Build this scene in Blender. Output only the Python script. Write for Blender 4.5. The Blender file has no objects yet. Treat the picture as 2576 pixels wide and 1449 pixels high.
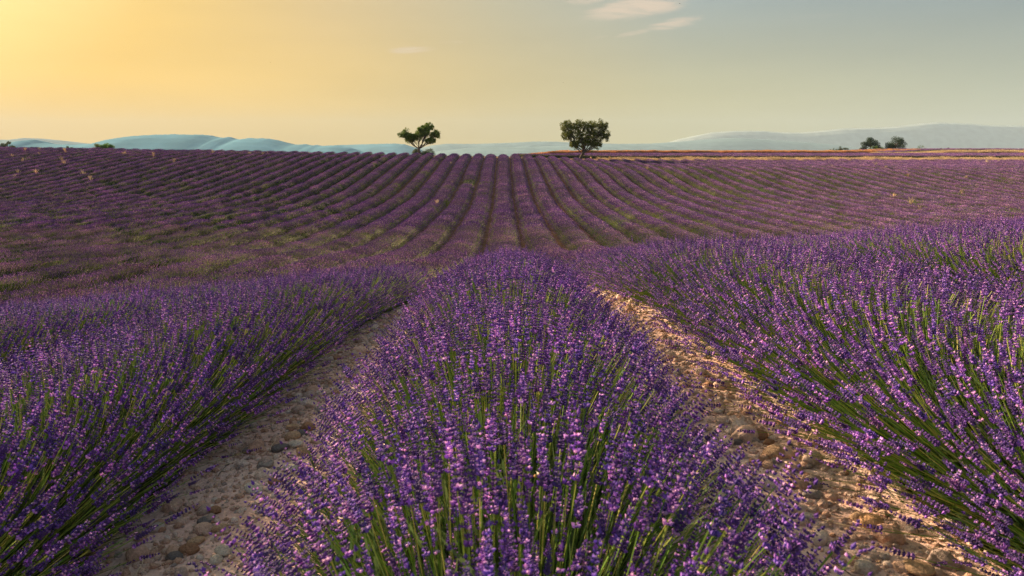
import bpy, bmesh, math, random
import numpy as np
from mathutils import Vector, Matrix, noise as mnoise

random.seed(7)
rng = np.random.default_rng(7)
mnoise.seed_set(3)
C = bpy.context.scene.collection
scene = bpy.context.scene
PI = math.pi

# ------------------------------------------------------------------ camera
EYE = 1.30
PITCH, YAW = math.radians(11.18), math.radians(0.70)
camd = bpy.data.cameras.new('camera')
camd.lens = 24.0; camd.sensor_width = 36.0
camd.clip_start = 0.05; camd.clip_end = 20000.0
cam = bpy.data.objects.new('camera', camd); C.objects.link(cam)
cam.location = (0.03, 0.0, EYE)
cam.rotation_euler = (PI/2 - PITCH, 0, -YAW)
camd.dof.use_dof = True; camd.dof.focus_distance = 12.0; camd.dof.aperture_fstop = 8.0
scene.camera = cam

# ------------------------------------------------------------------ sun + sky
SUN_AZ, SUN_EL = math.radians(-47), math.radians(20.5)      # azimuth from +Y, negative = to the left
sun_dir = Vector((math.sin(SUN_AZ)*math.cos(SUN_EL), math.cos(SUN_AZ)*math.cos(SUN_EL), math.sin(SUN_EL)))
sl = bpy.data.lights.new('sun', 'SUN'); sl.energy = 5.0; sl.angle = math.radians(0.6); sl.color = (1.0, 0.74, 0.50)
so = bpy.data.objects.new('sun', sl); C.objects.link(so)
so.rotation_euler = (-sun_dir).to_track_quat('-Z', 'Y').to_euler()

def N(nt, typ, **kw):
    n = nt.nodes.new(typ)
    for k, v in kw.items():
        if k == 'inp':
            for kk, vv in v.items(): n.inputs[kk].default_value = vv
        else: setattr(n, k, v)
    return n
def ramp(nt, stops, interp='LINEAR'):
    r = nt.nodes.new('ShaderNodeValToRGB'); r.color_ramp.interpolation = interp
    el = r.color_ramp.elements
    while len(el) > 1: el.remove(el[0])
    el[0].position = stops[0][0]; el[0].color = (*stops[0][1], 1)
    for p, c in stops[1:]:
        e = el.new(p); e.color = (*c, 1)
    return r
def s2l(r, g, b):
    return tuple(((c/255)/12.92 if c/255 < .04045 else ((c/255+.055)/1.055)**2.4) for c in (r, g, b))

world = bpy.data.worlds.new('World'); scene.world = world; world.use_nodes = True
wt = world.node_tree; wt.nodes.clear(); L = wt.links.new
wo = N(wt, 'ShaderNodeOutputWorld')
tc = N(wt, 'ShaderNodeTexCoord')
vn = N(wt, 'ShaderNodeVectorMath', operation='NORMALIZE'); L(tc.outputs['Generated'], vn.inputs[0])
sep = N(wt, 'ShaderNodeSeparateXYZ'); L(vn.outputs[0], sep.inputs[0])
dot = N(wt, 'ShaderNodeVectorMath', operation='DOT_PRODUCT'); dot.inputs[1].default_value = sun_dir
L(vn.outputs[0], dot.inputs[0])
ang = N(wt, 'ShaderNodeMath', operation='ARCCOSINE'); L(dot.outputs['Value'], ang.inputs[0])
angn = N(wt, 'ShaderNodeMath', operation='DIVIDE'); angn.inputs[1].default_value = PI; L(ang.outputs[0], angn.inputs[0])
# low sky (horizon) and high sky, both as a function of the angle from the sun
def A(deg): return deg/180.0
low = ramp(wt, [(A(0), (1.4, 1.0, .45)), (A(10), (1.35, .95, .18)), (A(22), (1.17, .64, .02)), (A(36), (.95, .57, .06)),
                (A(48), (.76, .53, .13)), (A(62), (.65, .55, .22)), (A(88), (.48, .50, .34)), (A(130), (.92, .84, .84)), (A(180), (.98, .88, .90))])
high = ramp(wt, [(A(0), (1.7, 1.5, .95)), (A(8), (1.40, 1.28, .82)), (A(14), (1.25, .98, .38)), (A(23), (1.04, .70, .20)), (A(33), s2l(230, 203, 150)),
                 (A(46), s2l(192, 189, 166)), (A(60), s2l(152, 172, 180)), (A(80), s2l(128, 154, 172)), (A(120), (.36, .44, .58)), (A(180), (.42, .46, .60))])
L(angn.outputs[0], low.inputs[0]); L(angn.outputs[0], high.inputs[0])
em = N(wt, 'ShaderNodeMapRange', interpolation_type='SMOOTHSTEP'); em.inputs[1].default_value = -0.01; em.inputs[2].default_value = 0.27
L(sep.outputs[2], em.inputs[0])
mx = N(wt, 'ShaderNodeMixRGB'); L(em.outputs[0], mx.inputs[0]); L(low.outputs[0], mx.inputs[1]); L(high.outputs[0], mx.inputs[2])
# soft large scale veils in the high haze, flattened like stratus
mp = N(wt, 'ShaderNodeMapping'); mp.inputs['Scale'].default_value = (1.2, 1.2, 7.0); mp.inputs['Rotation'].default_value = (0.0, 0.12, 0.0)
L(vn.outputs[0], mp.inputs[0])
nz = N(wt, 'ShaderNodeTexNoise'); nz.inputs['Scale'].default_value = 1.6; nz.inputs['Detail'].default_value = 4.0
L(mp.outputs[0], nz.inputs['Vector'])
nr = N(wt, 'ShaderNodeMapRange'); nr.inputs[1].default_value = .3; nr.inputs[2].default_value = .7; nr.inputs[3].default_value = .93; nr.inputs[4].default_value = 1.07
L(nz.outputs[0], nr.inputs[0])
vm = N(wt, 'ShaderNodeVectorMath', operation='SCALE'); L(mx.outputs[0], vm.inputs[0]); L(nr.outputs[0], vm.inputs['Scale'])
# wispy clouds: the photograph shows a handful; each one sits in the sky at its own bearing and elevation
def bearing(px, py):
    ax = math.atan((px-1288)/1717.0); 
    v = Vector(((px-1288)/1717.0, 1.0, (724.5-py)/1717.0)).normalized()
    m = Matrix.Rotation(-YAW, 3, 'Z') @ Matrix.Rotation(-PITCH, 3, 'X')
    return (m @ v).normalized()
az = N(wt, 'ShaderNodeMath', operation='ARCTAN2'); L(sep.outputs[0], az.inputs[0]); L(sep.outputs[1], az.inputs[1])
elv = N(wt, 'ShaderNodeMath', operation='ARCSINE'); L(sep.outputs[2], elv.inputs[0])
mp2 = N(wt, 'ShaderNodeMapping'); mp2.inputs['Scale'].default_value = (1.0, 1.0, 6.5); mp2.inputs['Rotation'].default_value = (0, 0.10, 0)
L(vn.outputs[0], mp2.inputs[0])
wn = N(wt, 'ShaderNodeTexNoise'); wn.inputs['Scale'].default_value = 15.0; wn.inputs['Detail'].default_value = 7.0; wn.inputs['Roughness'].default_value = .62; wn.inputs['Distortion'].default_value = .5
L(mp2.outputs[0], wn.inputs['Vector'])
acc = None
for (px, py, wx, wy, sl_, amp) in [(1600, 20, .085, .018, -.10, 1.0), (1700, 58, .052, .009, -.13, .95), (1600, 82, .042, .0042, -.16, .7),
                              (1470, 4, .035, .008, -.03, .7), (1040, 124, .045, .006, -.08, .8), (1130, 108, .03, .0035, -.05, .6), (1500, 96, .03, .003, -.15, .35),
                              (1350, 107, .02, .002, 0, .2), (2150, 20, .1, .008, -.1, .18)]:
    d = bearing(px, py); a0 = math.atan2(d.x, d.y); e0 = math.asin(d.z)
    da = N(wt, 'ShaderNodeMath', operation='SUBTRACT'); L(az.outputs[0], da.inputs[0]); da.inputs[1].default_value = a0
    de = N(wt, 'ShaderNodeMath', operation='SUBTRACT'); L(elv.outputs[0], de.inputs[0]); de.inputs[1].default_value = e0
    sk = N(wt, 'ShaderNodeMath', operation='MULTIPLY_ADD'); L(da.outputs[0], sk.inputs[0]); sk.inputs[1].default_value = sl_; L(de.outputs[0], sk.inputs[2])
    xa = N(wt, 'ShaderNodeMath', operation='DIVIDE'); L(da.outputs[0], xa.inputs[0]); xa.inputs[1].default_value = wx
    ya = N(wt, 'ShaderNodeMath', operation='DIVIDE'); L(sk.outputs[0], ya.inputs[0]); ya.inputs[1].default_value = wy
    x2 = N(wt, 'ShaderNodeMath', operation='POWER'); L(xa.outputs[0], x2.inputs[0]); x2.inputs[1].default_value = 2
    y2 = N(wt, 'ShaderNodeMath', operation='POWER'); L(ya.outputs[0], y2.inputs[0]); y2.inputs[1].default_value = 2
    r2 = N(wt, 'ShaderNodeMath', operation='ADD'); L(x2.outputs[0], r2.inputs[0]); L(y2.outputs[0], r2.inputs[1])
    mr = N(wt, 'ShaderNodeMapRange', interpolation_type='SMOOTHSTEP'); L(r2.outputs[0], mr.inputs[0])
    mr.inputs[1].default_value = 0; mr.inputs[2].default_value = 1.25; mr.inputs[3].default_value = amp; mr.inputs[4].default_value = 0
    if acc is None: acc = mr
    else:
        m_ = N(wt, 'ShaderNodeMath', operation='MAXIMUM'); L(acc.outputs[0], m_.inputs[0]); L(mr.outputs[0], m_.inputs[1]); acc = m_
wsum = N(wt, 'ShaderNodeMath', operation='MULTIPLY_ADD'); L(wn.outputs[0], wsum.inputs[0]); wsum.inputs[1].default_value = 2.4; L(acc.outputs[0], wsum.inputs[2])
wr = N(wt, 'ShaderNodeMapRange', interpolation_type='SMOOTHSTEP'); L(wsum.outputs[0], wr.inputs[0])
wr.inputs[1].default_value = 1.35; wr.inputs[2].default_value = 2.3; wr.inputs[3].default_value = 0; wr.inputs[4].default_value = .85
wa = N(wt, 'ShaderNodeMath', operation='MULTIPLY'); L(wr.outputs[0], wa.inputs[0]); L(acc.outputs[0], wa.inputs[1])
cm = N(wt, 'ShaderNodeMixRGB'); L(wa.outputs[0], cm.inputs[0]); L(vm.outputs[0], cm.inputs[1]); cm.inputs[2].default_value = (*s2l(236, 212, 186), 1)
bg = N(wt, 'ShaderNodeBackground'); bg.inputs['Strength'].default_value = 0.322; L(cm.outputs[0], bg.inputs[0])
sky = N(wt, 'ShaderNodeTexSky', sky_type='NISHITA'); sky.sun_disc = False
sky.sun_elevation = SUN_EL; sky.sun_rotation = SUN_AZ; sky.dust_density = 3.0
bg2 = N(wt, 'ShaderNodeBackground'); bg2.inputs['Strength'].default_value = 0.001; L(sky.outputs[0], bg2.inputs[0])
ads = N(wt, 'ShaderNodeAddShader'); L(bg.outputs[0], ads.inputs[0]); L(bg2.outputs[0], ads.inputs[1])
L(ads.outputs[0], wo.inputs[0])

scene.view_settings.view_transform = 'Standard'; scene.view_settings.look = 'None'
scene.view_settings.gamma = 1.0; scene.view_settings.exposure = 1.54
scene.view_settings.use_curve_mapping = False
cy = scene.cycles
cy.use_denoising = True; cy.denoiser = 'OPENIMAGEDENOISE'; cy.denoising_prefilter = 'NONE'; cy.denoising_input_passes = 'RGB_ALBEDO_NORMAL'
scene.render.filter_size = 1.2
cy.max_bounces = 6; cy.diffuse_bounces = 3; cy.glossy_bounces = 2; cy.transmission_bounces = 4; cy.volume_bounces = 0; cy.transparent_max_bounces = 6
cy.use_adaptive_sampling = True; cy.adaptive_threshold = 0.004
cy.caustics_reflective = False; cy.caustics_refractive = False
scene.render.use_persistent_data = False

# ------------------------------------------------------------------ terrain
def smooth_tab(knots, lo, hi, step, width):
    ys = np.arange(lo, hi, step); k = np.array(knots, float)
    v = np.interp(ys, k[:, 0], k[:, 1])
    n = int(width/step) | 1
    ker = np.hanning(n+2)[1:-1]; ker /= ker.sum()
    vp = np.pad(v, n//2, mode='edge')
    return ys, np.convolve(vp, ker, 'valid')
CK = [(-40,-1.3),(0,-1.3),(3,-1.40),(6.5,-1.62),(8,-1.83),(12,-2.44),(20,-3.68),(28,-4.62),(34,-4.98),(45,-5.02),(58,-4.95),(68,-4.62),(80,-3.66),
      (90,-2.70),(107,-1.18),(115,-.77),(122,-.66),(135,-.85),(200,-1.6),(300,-3.2)]
ysA, cA = smooth_tab(CK, -40, 300, .1, 3.0)
ysB, cB = smooth_tab(CK, -40, 300, .1, 12.0)
wB = np.clip((ysA-14)/16, 0, 1)
cA = cA*(1-wB) + cB*wB
RK = [(-40,-1.5),(100,-2.4),(116,-1.60),(120,-1.35),(126,-1.05),(132,-.95),(170,-.5),(200,-.15),(300,-.1)]
ysR, cR = smooth_tab(RK, -40, 300, .1, 4.0)
def sstep(a, b, x):
    t = np.clip((x-a)/(b-a), 0, 1); return t*t*(3-2*t)
def terr(x, y):
    x = np.asarray(x, float); y = np.asarray(y, float)
    c = np.interp(y, ysA, cA)
    near = 1 - sstep(9, 32, y)
    nearl = 1 - sstep(11, 27, y)
    lat = np.where(x > 0, .066*np.minimum(x, 13)*near, .10*np.maximum(x, -11.5)*nearl)
    far = sstep(62, 112, y)
    lat = lat + np.where(x < 0, -.0145*np.maximum(x, -130), 0)*far
    fr = sstep(75, 116, y)
    hr = np.interp(y, ysR, cR)
    right = sstep(-2, 20, x)
    z = c + lat
    z = z*(1-right*fr) + hr*right*fr
    z = z + .62*sstep(108, 122, x)*sstep(172, 190, y)
    z = z + .03*np.sin(x*.31+y*.17)*np.cos(y*.11-x*.05)*sstep(14, 40, y)
    # the plateau ends and drops towards the plain beyond
    dfar = np.clip((y-290)/9000, 0, 1)**.75
    z = z - 95*dfar
    side = np.clip((np.abs(x)-260)/4000, 0, 1)
    z = z - 60*side
    return z + EYE
def T(x, y): return float(terr(x, y))

CM = Matrix.Rotation(-YAW, 3, 'Z') @ Matrix.Rotation(-PITCH, 3, 'X')
def ray(px, py):
    return CM @ Vector(((px-1288)/1717.0, 1.0, (724.5-py)/1717.0))
def ground_at(px, py, lift=0.0):
    d = ray(px, py); t = .5; prev = t
    while t < 400:
        x, y, z = cam.location.x+d.x*t, d.y*t, EYE+d.z*t
        if z < T(x, y)+lift:
            a, b = prev, t
            for _ in range(20):
                m = (a+b)/2
                if EYE+d.z*m < T(cam.location.x+d.x*m, d.y*m)+lift: b = m
                else: a = m
            return cam.location.x+d.x*a, d.y*a
        prev = t; t *= 1.01
    return None

# ------------------------------------------------------------------ mesh helpers
def tag(o, label=None, cat=None, group=None, kind=None):
    if label: o['label'] = label
    if cat: o['category'] = cat
    if group: o['group'] = group
    if kind: o['kind'] = kind
    return o
def empty(name, loc=(0, 0, 0), **kw):
    o = bpy.data.objects.new(name, None); C.objects.link(o); o.location = loc
    o.empty_display_size = .2
    return tag(o, **kw)
def mesh_obj(name, verts, faces, mats, parent=None, fmat=None, attrs=None, smooth=False, link=True):
    me = bpy.data.meshes.new(name)
    me.from_pydata([tuple(map(float, v)) for v in verts] if not isinstance(verts, list) else verts, [], faces)
    for m in mats: me.materials.append(m)
    if fmat is not None: me.polygons.foreach_set('material_index', np.asarray(fmat, np.int32))
    if attrs:
        for k, v in attrs.items():
            a = me.attributes.new(k, 'FLOAT', 'POINT'); a.data.foreach_set('value', np.asarray(v, np.float32))
    if smooth: me.polygons.foreach_set('use_smooth', [True]*len(me.polygons))
    me.update()
    o = bpy.data.objects.new(name, me)
    if link: C.objects.link(o)
    if parent: o.parent = parent
    return o

class MB:
    def __init__(s): s.v = []; s.f = []; s.a = []
    def add(s, vs, fs, r=0.0):
        b = len(s.v); s.v += vs; s.f += [tuple(b+i for i in f) for f in fs]; s.a += [r]*len(vs)
    def tube(s, pts, rads, n=4, r=0.0, cap=True):
        b = len(s.v); P = [Vector(p) for p in pts]
        for i, p in enumerate(P):
            d = (P[min(i+1, len(P)-1)] - P[max(i-1, 0)])
            if d.length < 1e-9: d = Vector((0, 0, 1))
            d.normalize()
            u = d.orthogonal() if i == 0 else (u - d*u.dot(d))
            if u.length < 1e-6: u = d.orthogonal()
            u.normalize(); w = d.cross(u)
            for k in range(n):
                a = 2*PI*k/n
                s.v.append(tuple(p + (u*math.cos(a)+w*math.sin(a))*rads[i])); s.a.append(r)
        for i in range(len(P)-1):
            for k in range(n):
                s.f.append((b+i*n+k, b+i*n+(k+1) % n, b+(i+1)*n+(k+1) % n, b+(i+1)*n+k))
        if cap: s.f.append(tuple(b+(len(P)-1)*n+k for k in range(n)))
    def octa(s, c, d, ln, wd, r):
        """elongated octahedron starting at c along unit vector d"""
        u = d.orthogonal().normalized(); w = d.cross(u)
        m = c + d*ln*.45
        vs = [tuple(c), tuple(m+u*wd), tuple(m+w*wd), tuple(m-u*wd), tuple(m-w*wd), tuple(c+d*ln)]
        fs = [(0, 2, 1), (0, 3, 2), (0, 4, 3), (0, 1, 4), (5, 1, 2), (5, 2, 3), (5, 3, 4), (5, 4, 1)]
        s.add(vs, fs, r)
    def build(s, name, mats, parent=None, smooth=False, link=True):
        return mesh_obj(name, s.v, s.f, mats, parent, attrs={'rnd': s.a}, smooth=smooth, link=link)

# ------------------------------------------------------------------ materials
def new_mat(name):
    m = bpy.data.materials.new(name); m.use_nodes = True
    nt = m.node_tree; nt.nodes.clear()
    return m, nt, nt.links.new, N(nt, 'ShaderNodeOutputMaterial')
def plant_mat(name, stops, transl=.3, rough=.7, hue_amt=.03, val=(.75, 1.25), spec=.25):
    """colour picked by the per-piece random value plus the per-instance random"""
    m, nt, Lk, out = new_mat(name)
    at = N(nt, 'ShaderNodeAttribute', attribute_name='rnd')
    oi = N(nt, 'ShaderNodeObjectInfo')
    ad = N(nt, 'ShaderNodeMath', operation='MULTIPLY_ADD'); Lk(oi.outputs['Random'], ad.inputs[0]); ad.inputs[1].default_value = .12; Lk(at.outputs['Fac'], ad.inputs[2])
    r = ramp(nt, stops); Lk(ad.outputs[0], r.inputs[0])
    hs = N(nt, 'ShaderNodeHueSaturation'); Lk(r.outputs[0], hs.inputs['Color'])
    h = N(nt, 'ShaderNodeMapRange'); Lk(oi.outputs['Random'], h.inputs[0]); h.inputs[3].default_value = .5-hue_amt; h.inputs[4].default_value = .5+hue_amt
    Lk(h.outputs[0], hs.inputs['Hue'])
    mu = N(nt, 'ShaderNodeMath', operation='MULTIPLY'); Lk(oi.outputs['Random'], mu.inputs[0]); mu.inputs[1].default_value = 7.31
    fr = N(nt, 'ShaderNodeMath', operation='FRACT'); Lk(mu.outputs[0], fr.inputs[0])
    v = N(nt, 'ShaderNodeMapRange'); Lk(fr.outputs[0], v.inputs[0]); v.inputs[3].default_value = val[0]; v.inputs[4].default_value = val[1]
    # broad drift of tone along the field: real differences in growth
    geo = N(nt, 'ShaderNodeNewGeometry')
    fn = N(nt, 'ShaderNodeTexNoise'); fn.inputs['Scale'].default_value = .35; fn.inputs['Detail'].default_value = 3; Lk(geo.outputs['Position'], fn.inputs['Vector'])
    fm = N(nt, 'ShaderNodeMapRange'); Lk(fn.outputs[0], fm.inputs[0]); fm.inputs[1].default_value = .3; fm.inputs[2].default_value = .7; fm.inputs[3].default_value = .82; fm.inputs[4].default_value = 1.18
    vv = N(nt, 'ShaderNodeMath', operation='MULTIPLY'); Lk(v.outputs[0], vv.inputs[0]); Lk(fm.outputs[0], vv.inputs[1])
    Lk(vv.outputs[0], hs.inputs['Value'])
    p = N(nt, 'ShaderNodeBsdfPrincipled'); Lk(hs.outputs[0], p.inputs['Base Color']); p.inputs['Roughness'].default_value = rough
    p.inputs['Specular IOR Level'].default_value = spec
    t = N(nt, 'ShaderNodeBsdfTranslucent'); Lk(hs.outputs[0], t.inputs[0])
    mxs = N(nt, 'ShaderNodeMixShader'); mxs.inputs[0].default_value = transl; Lk(p.outputs[0], mxs.inputs[1]); Lk(t.outputs[0], mxs.inputs[2])
    Lk(mxs.outputs[0], out.inputs[0])
    return m
FLOWER = plant_mat('lavender_flower', [(0, (.06, .022, .14)), (.18, (.14, .085, .22)), (.34, (.14, .055, .32)), (.52, (.23, .105, .48)), (.70, (.38, .16, .67)), (.86, (.62, .33, .80)), (1.0, (.84, .50, .82))], transl=.35, hue_amt=.025)
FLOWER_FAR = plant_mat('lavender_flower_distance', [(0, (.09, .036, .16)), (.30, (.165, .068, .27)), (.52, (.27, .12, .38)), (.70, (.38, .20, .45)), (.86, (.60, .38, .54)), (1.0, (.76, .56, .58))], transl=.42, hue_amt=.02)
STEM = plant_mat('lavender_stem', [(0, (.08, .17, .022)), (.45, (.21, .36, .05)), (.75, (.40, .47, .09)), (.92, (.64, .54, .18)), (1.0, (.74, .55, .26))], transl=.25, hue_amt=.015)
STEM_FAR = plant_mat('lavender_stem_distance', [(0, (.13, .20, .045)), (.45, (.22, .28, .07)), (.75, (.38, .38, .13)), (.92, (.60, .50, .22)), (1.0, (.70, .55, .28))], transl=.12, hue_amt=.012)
LEAF = plant_mat('lavender_leaf', [(0, (.06, .10, .035)), (1, (.15, .22, .07))], transl=.2)
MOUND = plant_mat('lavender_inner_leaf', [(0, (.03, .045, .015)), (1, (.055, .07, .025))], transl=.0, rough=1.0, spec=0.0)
ALMOND = plant_mat('almond_leaf', [(0, (.04, .075, .010)), (.6, (.095, .15, .016)), (1, (.19, .23, .03))], transl=.3)
DARKLEAF = plant_mat('broad_leaf', [(0, (.018, .04, .018)), (.7, (.035, .07, .028)), (1, (.07, .12, .035))], transl=.25)
BUSHLEAF = plant_mat('bush_leaf', [(0, (.06, .09, .05)), (1, (.12, .15, .07))], transl=.25)
BRIGHTLEAF = plant_mat('bright_leaf', [(0, (.05, .10, .02)), (1, (.13, .21, .04))], transl=.35)
STRAW = plant_mat('dry_straw', [(0, (.50, .36, .19)), (.5, (.68, .53, .32)), (1, (.82, .70, .48))], transl=.35, hue_amt=.006)
WHEAT = plant_mat('ripe_wheat', [(0, (.58, .33, .14)), (1, (.80, .52, .26))], transl=.4, hue_amt=.008)
WEED = plant_mat('weed_green', [(0, (.08, .16, .02)), (1, (.22, .32, .06))], transl=.35)

def bark_mat():
    m, nt, Lk, out = new_mat('bark')
    geo = N(nt, 'ShaderNodeTexCoord')
    n = N(nt, 'ShaderNodeTexNoise'); n.inputs['Scale'].default_value = 9; n.inputs['Detail'].default_value = 8; Lk(geo.outputs['Object'], n.inputs['Vector'])
    r = ramp(nt, [(.3, (.025, .018, .013)), (.7, (.11, .08, .06))]); Lk(n.outputs[0], r.inputs[0])
    p = N(nt, 'ShaderNodeBsdfPrincipled'); p.inputs['Roughness'].default_value = .95; Lk(r.outputs[0], p.inputs[0])
    b = N(nt, 'ShaderNodeBump'); b.inputs['Strength'].default_value = .8; b.inputs['Distance'].default_value = .05; Lk(n.outputs[0], b.inputs['Height']); Lk(b.outputs[0], p.inputs['Normal'])
    Lk(p.outputs[0], out.inputs[0]); return m
BARK = bark_mat()

def soil_mat(name, c0, c1, c2, bump=.02, scale=1.0):
    m, nt, Lk, out = new_mat(name)
    geo = N(nt, 'ShaderNodeNewGeometry')
    n1 = N(nt, 'ShaderNodeTexNoise'); n1.inputs['Scale'].default_value = .9*scale; n1.inputs['Detail'].default_value = 9; n1.inputs['Roughness'].default_value = .65; Lk(geo.outputs['Position'], n1.inputs['Vector'])
    n2 = N(nt, 'ShaderNodeTexNoise'); n2.inputs['Scale'].default_value = 22*scale; n2.inputs['Detail'].default_value = 8; n2.inputs['Roughness'].default_value = .7; Lk(geo.outputs['Position'], n2.inputs['Vector'])
    vo = N(nt, 'ShaderNodeTexVoronoi'); vo.inputs['Scale'].default_value = 55*scale; Lk(geo.outputs['Position'], vo.inputs['Vector'])
    r1 = ramp(nt, [(.32, c0), (.5, c1), (.68, c2)]); Lk(n1.outputs[0], r1.inputs[0])
    r2 = ramp(nt, [(.3, (.72, .68, .66)), (.7, (1.2, 1.17, 1.14))]); Lk(n2.outputs[0], r2.inputs[0])
    mm = N(nt, 'ShaderNodeMixRGB', blend_type='MULTIPLY'); mm.inputs[0].default_value = 1; Lk(r1.outputs[0], mm.inputs[1]); Lk(r2.outputs[0], mm.inputs[2])
    p = N(nt, 'ShaderNodeBsdfPrincipled'); p.inputs['Roughness'].default_value = .95; p.inputs['Specular IOR Level'].default_value = .15; Lk(mm.outputs[0], p.inputs[0])
    ad = N(nt, 'ShaderNodeMath', operation='MULTIPLY_ADD'); Lk(vo.outputs['Distance'], ad.inputs[0]); ad.inputs[1].default_value = -.35; Lk(n2.outputs[0], ad.inputs[2])
    b = N(nt, 'ShaderNodeBump'); b.inputs['Strength'].default_value = .9; b.inputs['Distance'].default_value = bump; Lk(ad.outputs[0], b.inputs['Height']); Lk(b.outputs[0], p.inputs['Normal'])
    Lk(p.outputs[0], out.inputs[0]); return m
SOIL = soil_mat('red_clay_soil', (.11, .055, .032), (.19, .10, .06), (.27, .16, .105), .015)
PATH = soil_mat('stony_path_clay', (.68, .43, .34), (.80, .56, .47), (.86, .69, .60), .012, 1.3)

def stone_mat():
    m, nt, Lk, out = new_mat('field_stone')
    oi = N(nt, 'ShaderNodeObjectInfo'); tcn = N(nt, 'ShaderNodeTexCoord')
    at = N(nt, 'ShaderNodeAttribute', attribute_name='tone', attribute_type='OBJECT')
    sm = N(nt, 'ShaderNodeMath', operation='ADD'); Lk(oi.outputs['Random'], sm.inputs[0]); Lk(at.outputs['Fac'], sm.inputs[1])
    fr = N(nt, 'ShaderNodeMath', operation='FRACT'); Lk(sm.outputs[0], fr.inputs[0])
    r = ramp(nt, [(0, (.78, .57, .45)), (.25, (.66, .43, .31)), (.45, (.86, .72, .61)), (.6, (.52, .30, .19)), (.75, (.74, .53, .41)), (.88, (.38, .32, .29)), (1.0, (.88, .76, .66))]); Lk(fr.outputs[0], r.inputs[0])
    n = N(nt, 'ShaderNodeTexNoise'); n.inputs['Scale'].default_value = 3.5; n.inputs['Detail'].default_value = 8; n.inputs['Roughness'].default_value = .65; Lk(tcn.outputs['Object'], n.inputs['Vector'])
    r2 = ramp(nt, [(.3, (.62, .58, .56)), (.65, (1.12, 1.1, 1.08))]); Lk(n.outputs[0], r2.inputs[0])
    mm = N(nt, 'ShaderNodeMixRGB', blend_type='MULTIPLY'); mm.inputs[0].default_value = 1; Lk(r.outputs[0], mm.inputs[1]); Lk(r2.outputs[0], mm.inputs[2])
    p = N(nt, 'ShaderNodeBsdfPrincipled'); p.inputs['Roughness'].default_value = .85; p.inputs['Specular IOR Level'].default_value = .2; Lk(mm.outputs[0], p.inputs[0])
    b = N(nt, 'ShaderNodeBump'); b.inputs['Strength'].default_value = .5; b.inputs['Distance'].default_value = .1; Lk(n.outputs[0], b.inputs['Height']); Lk(b.outputs[0], p.inputs['Normal'])
    Lk(p.outputs[0], out.inputs[0]); return m
STONE = stone_mat()
def solid(name, col, rough=.8):
    m, nt, Lk, out = new_mat(name)
    tcn = N(nt, 'ShaderNodeNewGeometry')
    n = N(nt, 'ShaderNodeTexNoise'); n.inputs['Scale'].default_value = 14; n.inputs['Detail'].default_value = 5; Lk(tcn.outputs['Position'], n.inputs['Vector'])
    r = ramp(nt, [(.3, tuple(c*.75 for c in col)), (.7, tuple(min(1, c*1.2) for c in col))]); Lk(n.outputs[0], r.inputs[0])
    p = N(nt, 'ShaderNodeBsdfPrincipled'); p.inputs['Roughness'].default_value = rough; Lk(r.outputs[0], p.inputs[0]); Lk(p.outputs[0], out.inputs[0])
    return m

# ------------------------------------------------------------------ ground sheet
def axis(pts):
    out = [pts[0][0]]
    for (a, _), (b, st) in zip(pts[:-1], pts[1:]):
        n = max(1, int(round((b-a)/st))); out += list(np.linspace(a, b, n+1)[1:])
    return np.array(out)
gx = axis([(-9000, 0), (-2500, 900), (-400, 300), (-130, 30), (-30, 4), (-6, 1), (6, .4), (30, 1), (130, 4), (400, 30), (2500, 300), (9000, 900)])
gy = axis([(-300, 0), (-20, 40), (-2, 3), (16, .4), (40, 1), (140, 2), (300, 8), (1000, 60), (3000, 300), (9500, 900)])
X, Y = np.meshgrid(gx, gy); Z = terr(X, Y)
def grid_faces(ny, nx):
    i = np.arange(ny-1)[:, None]*nx + np.arange(nx-1)[None, :]
    return np.stack([i, i+1, i+nx+1, i+nx], -1).reshape(-1, 4).tolist()
g = mesh_obj('ground', np.stack([X, Y, Z], -1).reshape(-1, 3).tolist(), grid_faces(len(gy), len(gx)), [SOIL], smooth=True)
tag(g, kind='structure')

# ------------------------------------------------------------------ haze
def haze_box():
    x0, x1, y0, y1, z0, z1 = -8800, 8800, -350, 9300, -330, 430
    v = [(x0,y0,z0),(x1,y0,z0),(x1,y1,z0),(x0,y1,z0),(x0,y0,z1),(x1,y0,z1),(x1,y1,z1),(x0,y1,z1)]
    f = [(0,3,2,1),(4,5,6,7),(0,1,5,4),(1,2,6,5),(2,3,7,6),(3,0,4,7)]
    m, nt, Lk, out = new_mat('haze')
    pv = N(nt, 'ShaderNodeVolumePrincipled'); pv.inputs['Color'].default_value = (.54, .70, .82, 1); pv.inputs['Density'].default_value = HAZE_D
    pv.inputs['Anisotropy'].default_value = 0.0
    m.cycles.volume_sampling = 'DISTANCE'; m.cycles.homogeneous_volume = True
    Lk(pv.outputs[0], out.inputs['Volume'])
    o = mesh_obj('haze', v, f, [m]); tag(o, kind='stuff', label='pale haze lying over the whole plain and the hills', cat='haze')
HAZE_D = 0.00008
haze_box()

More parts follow.
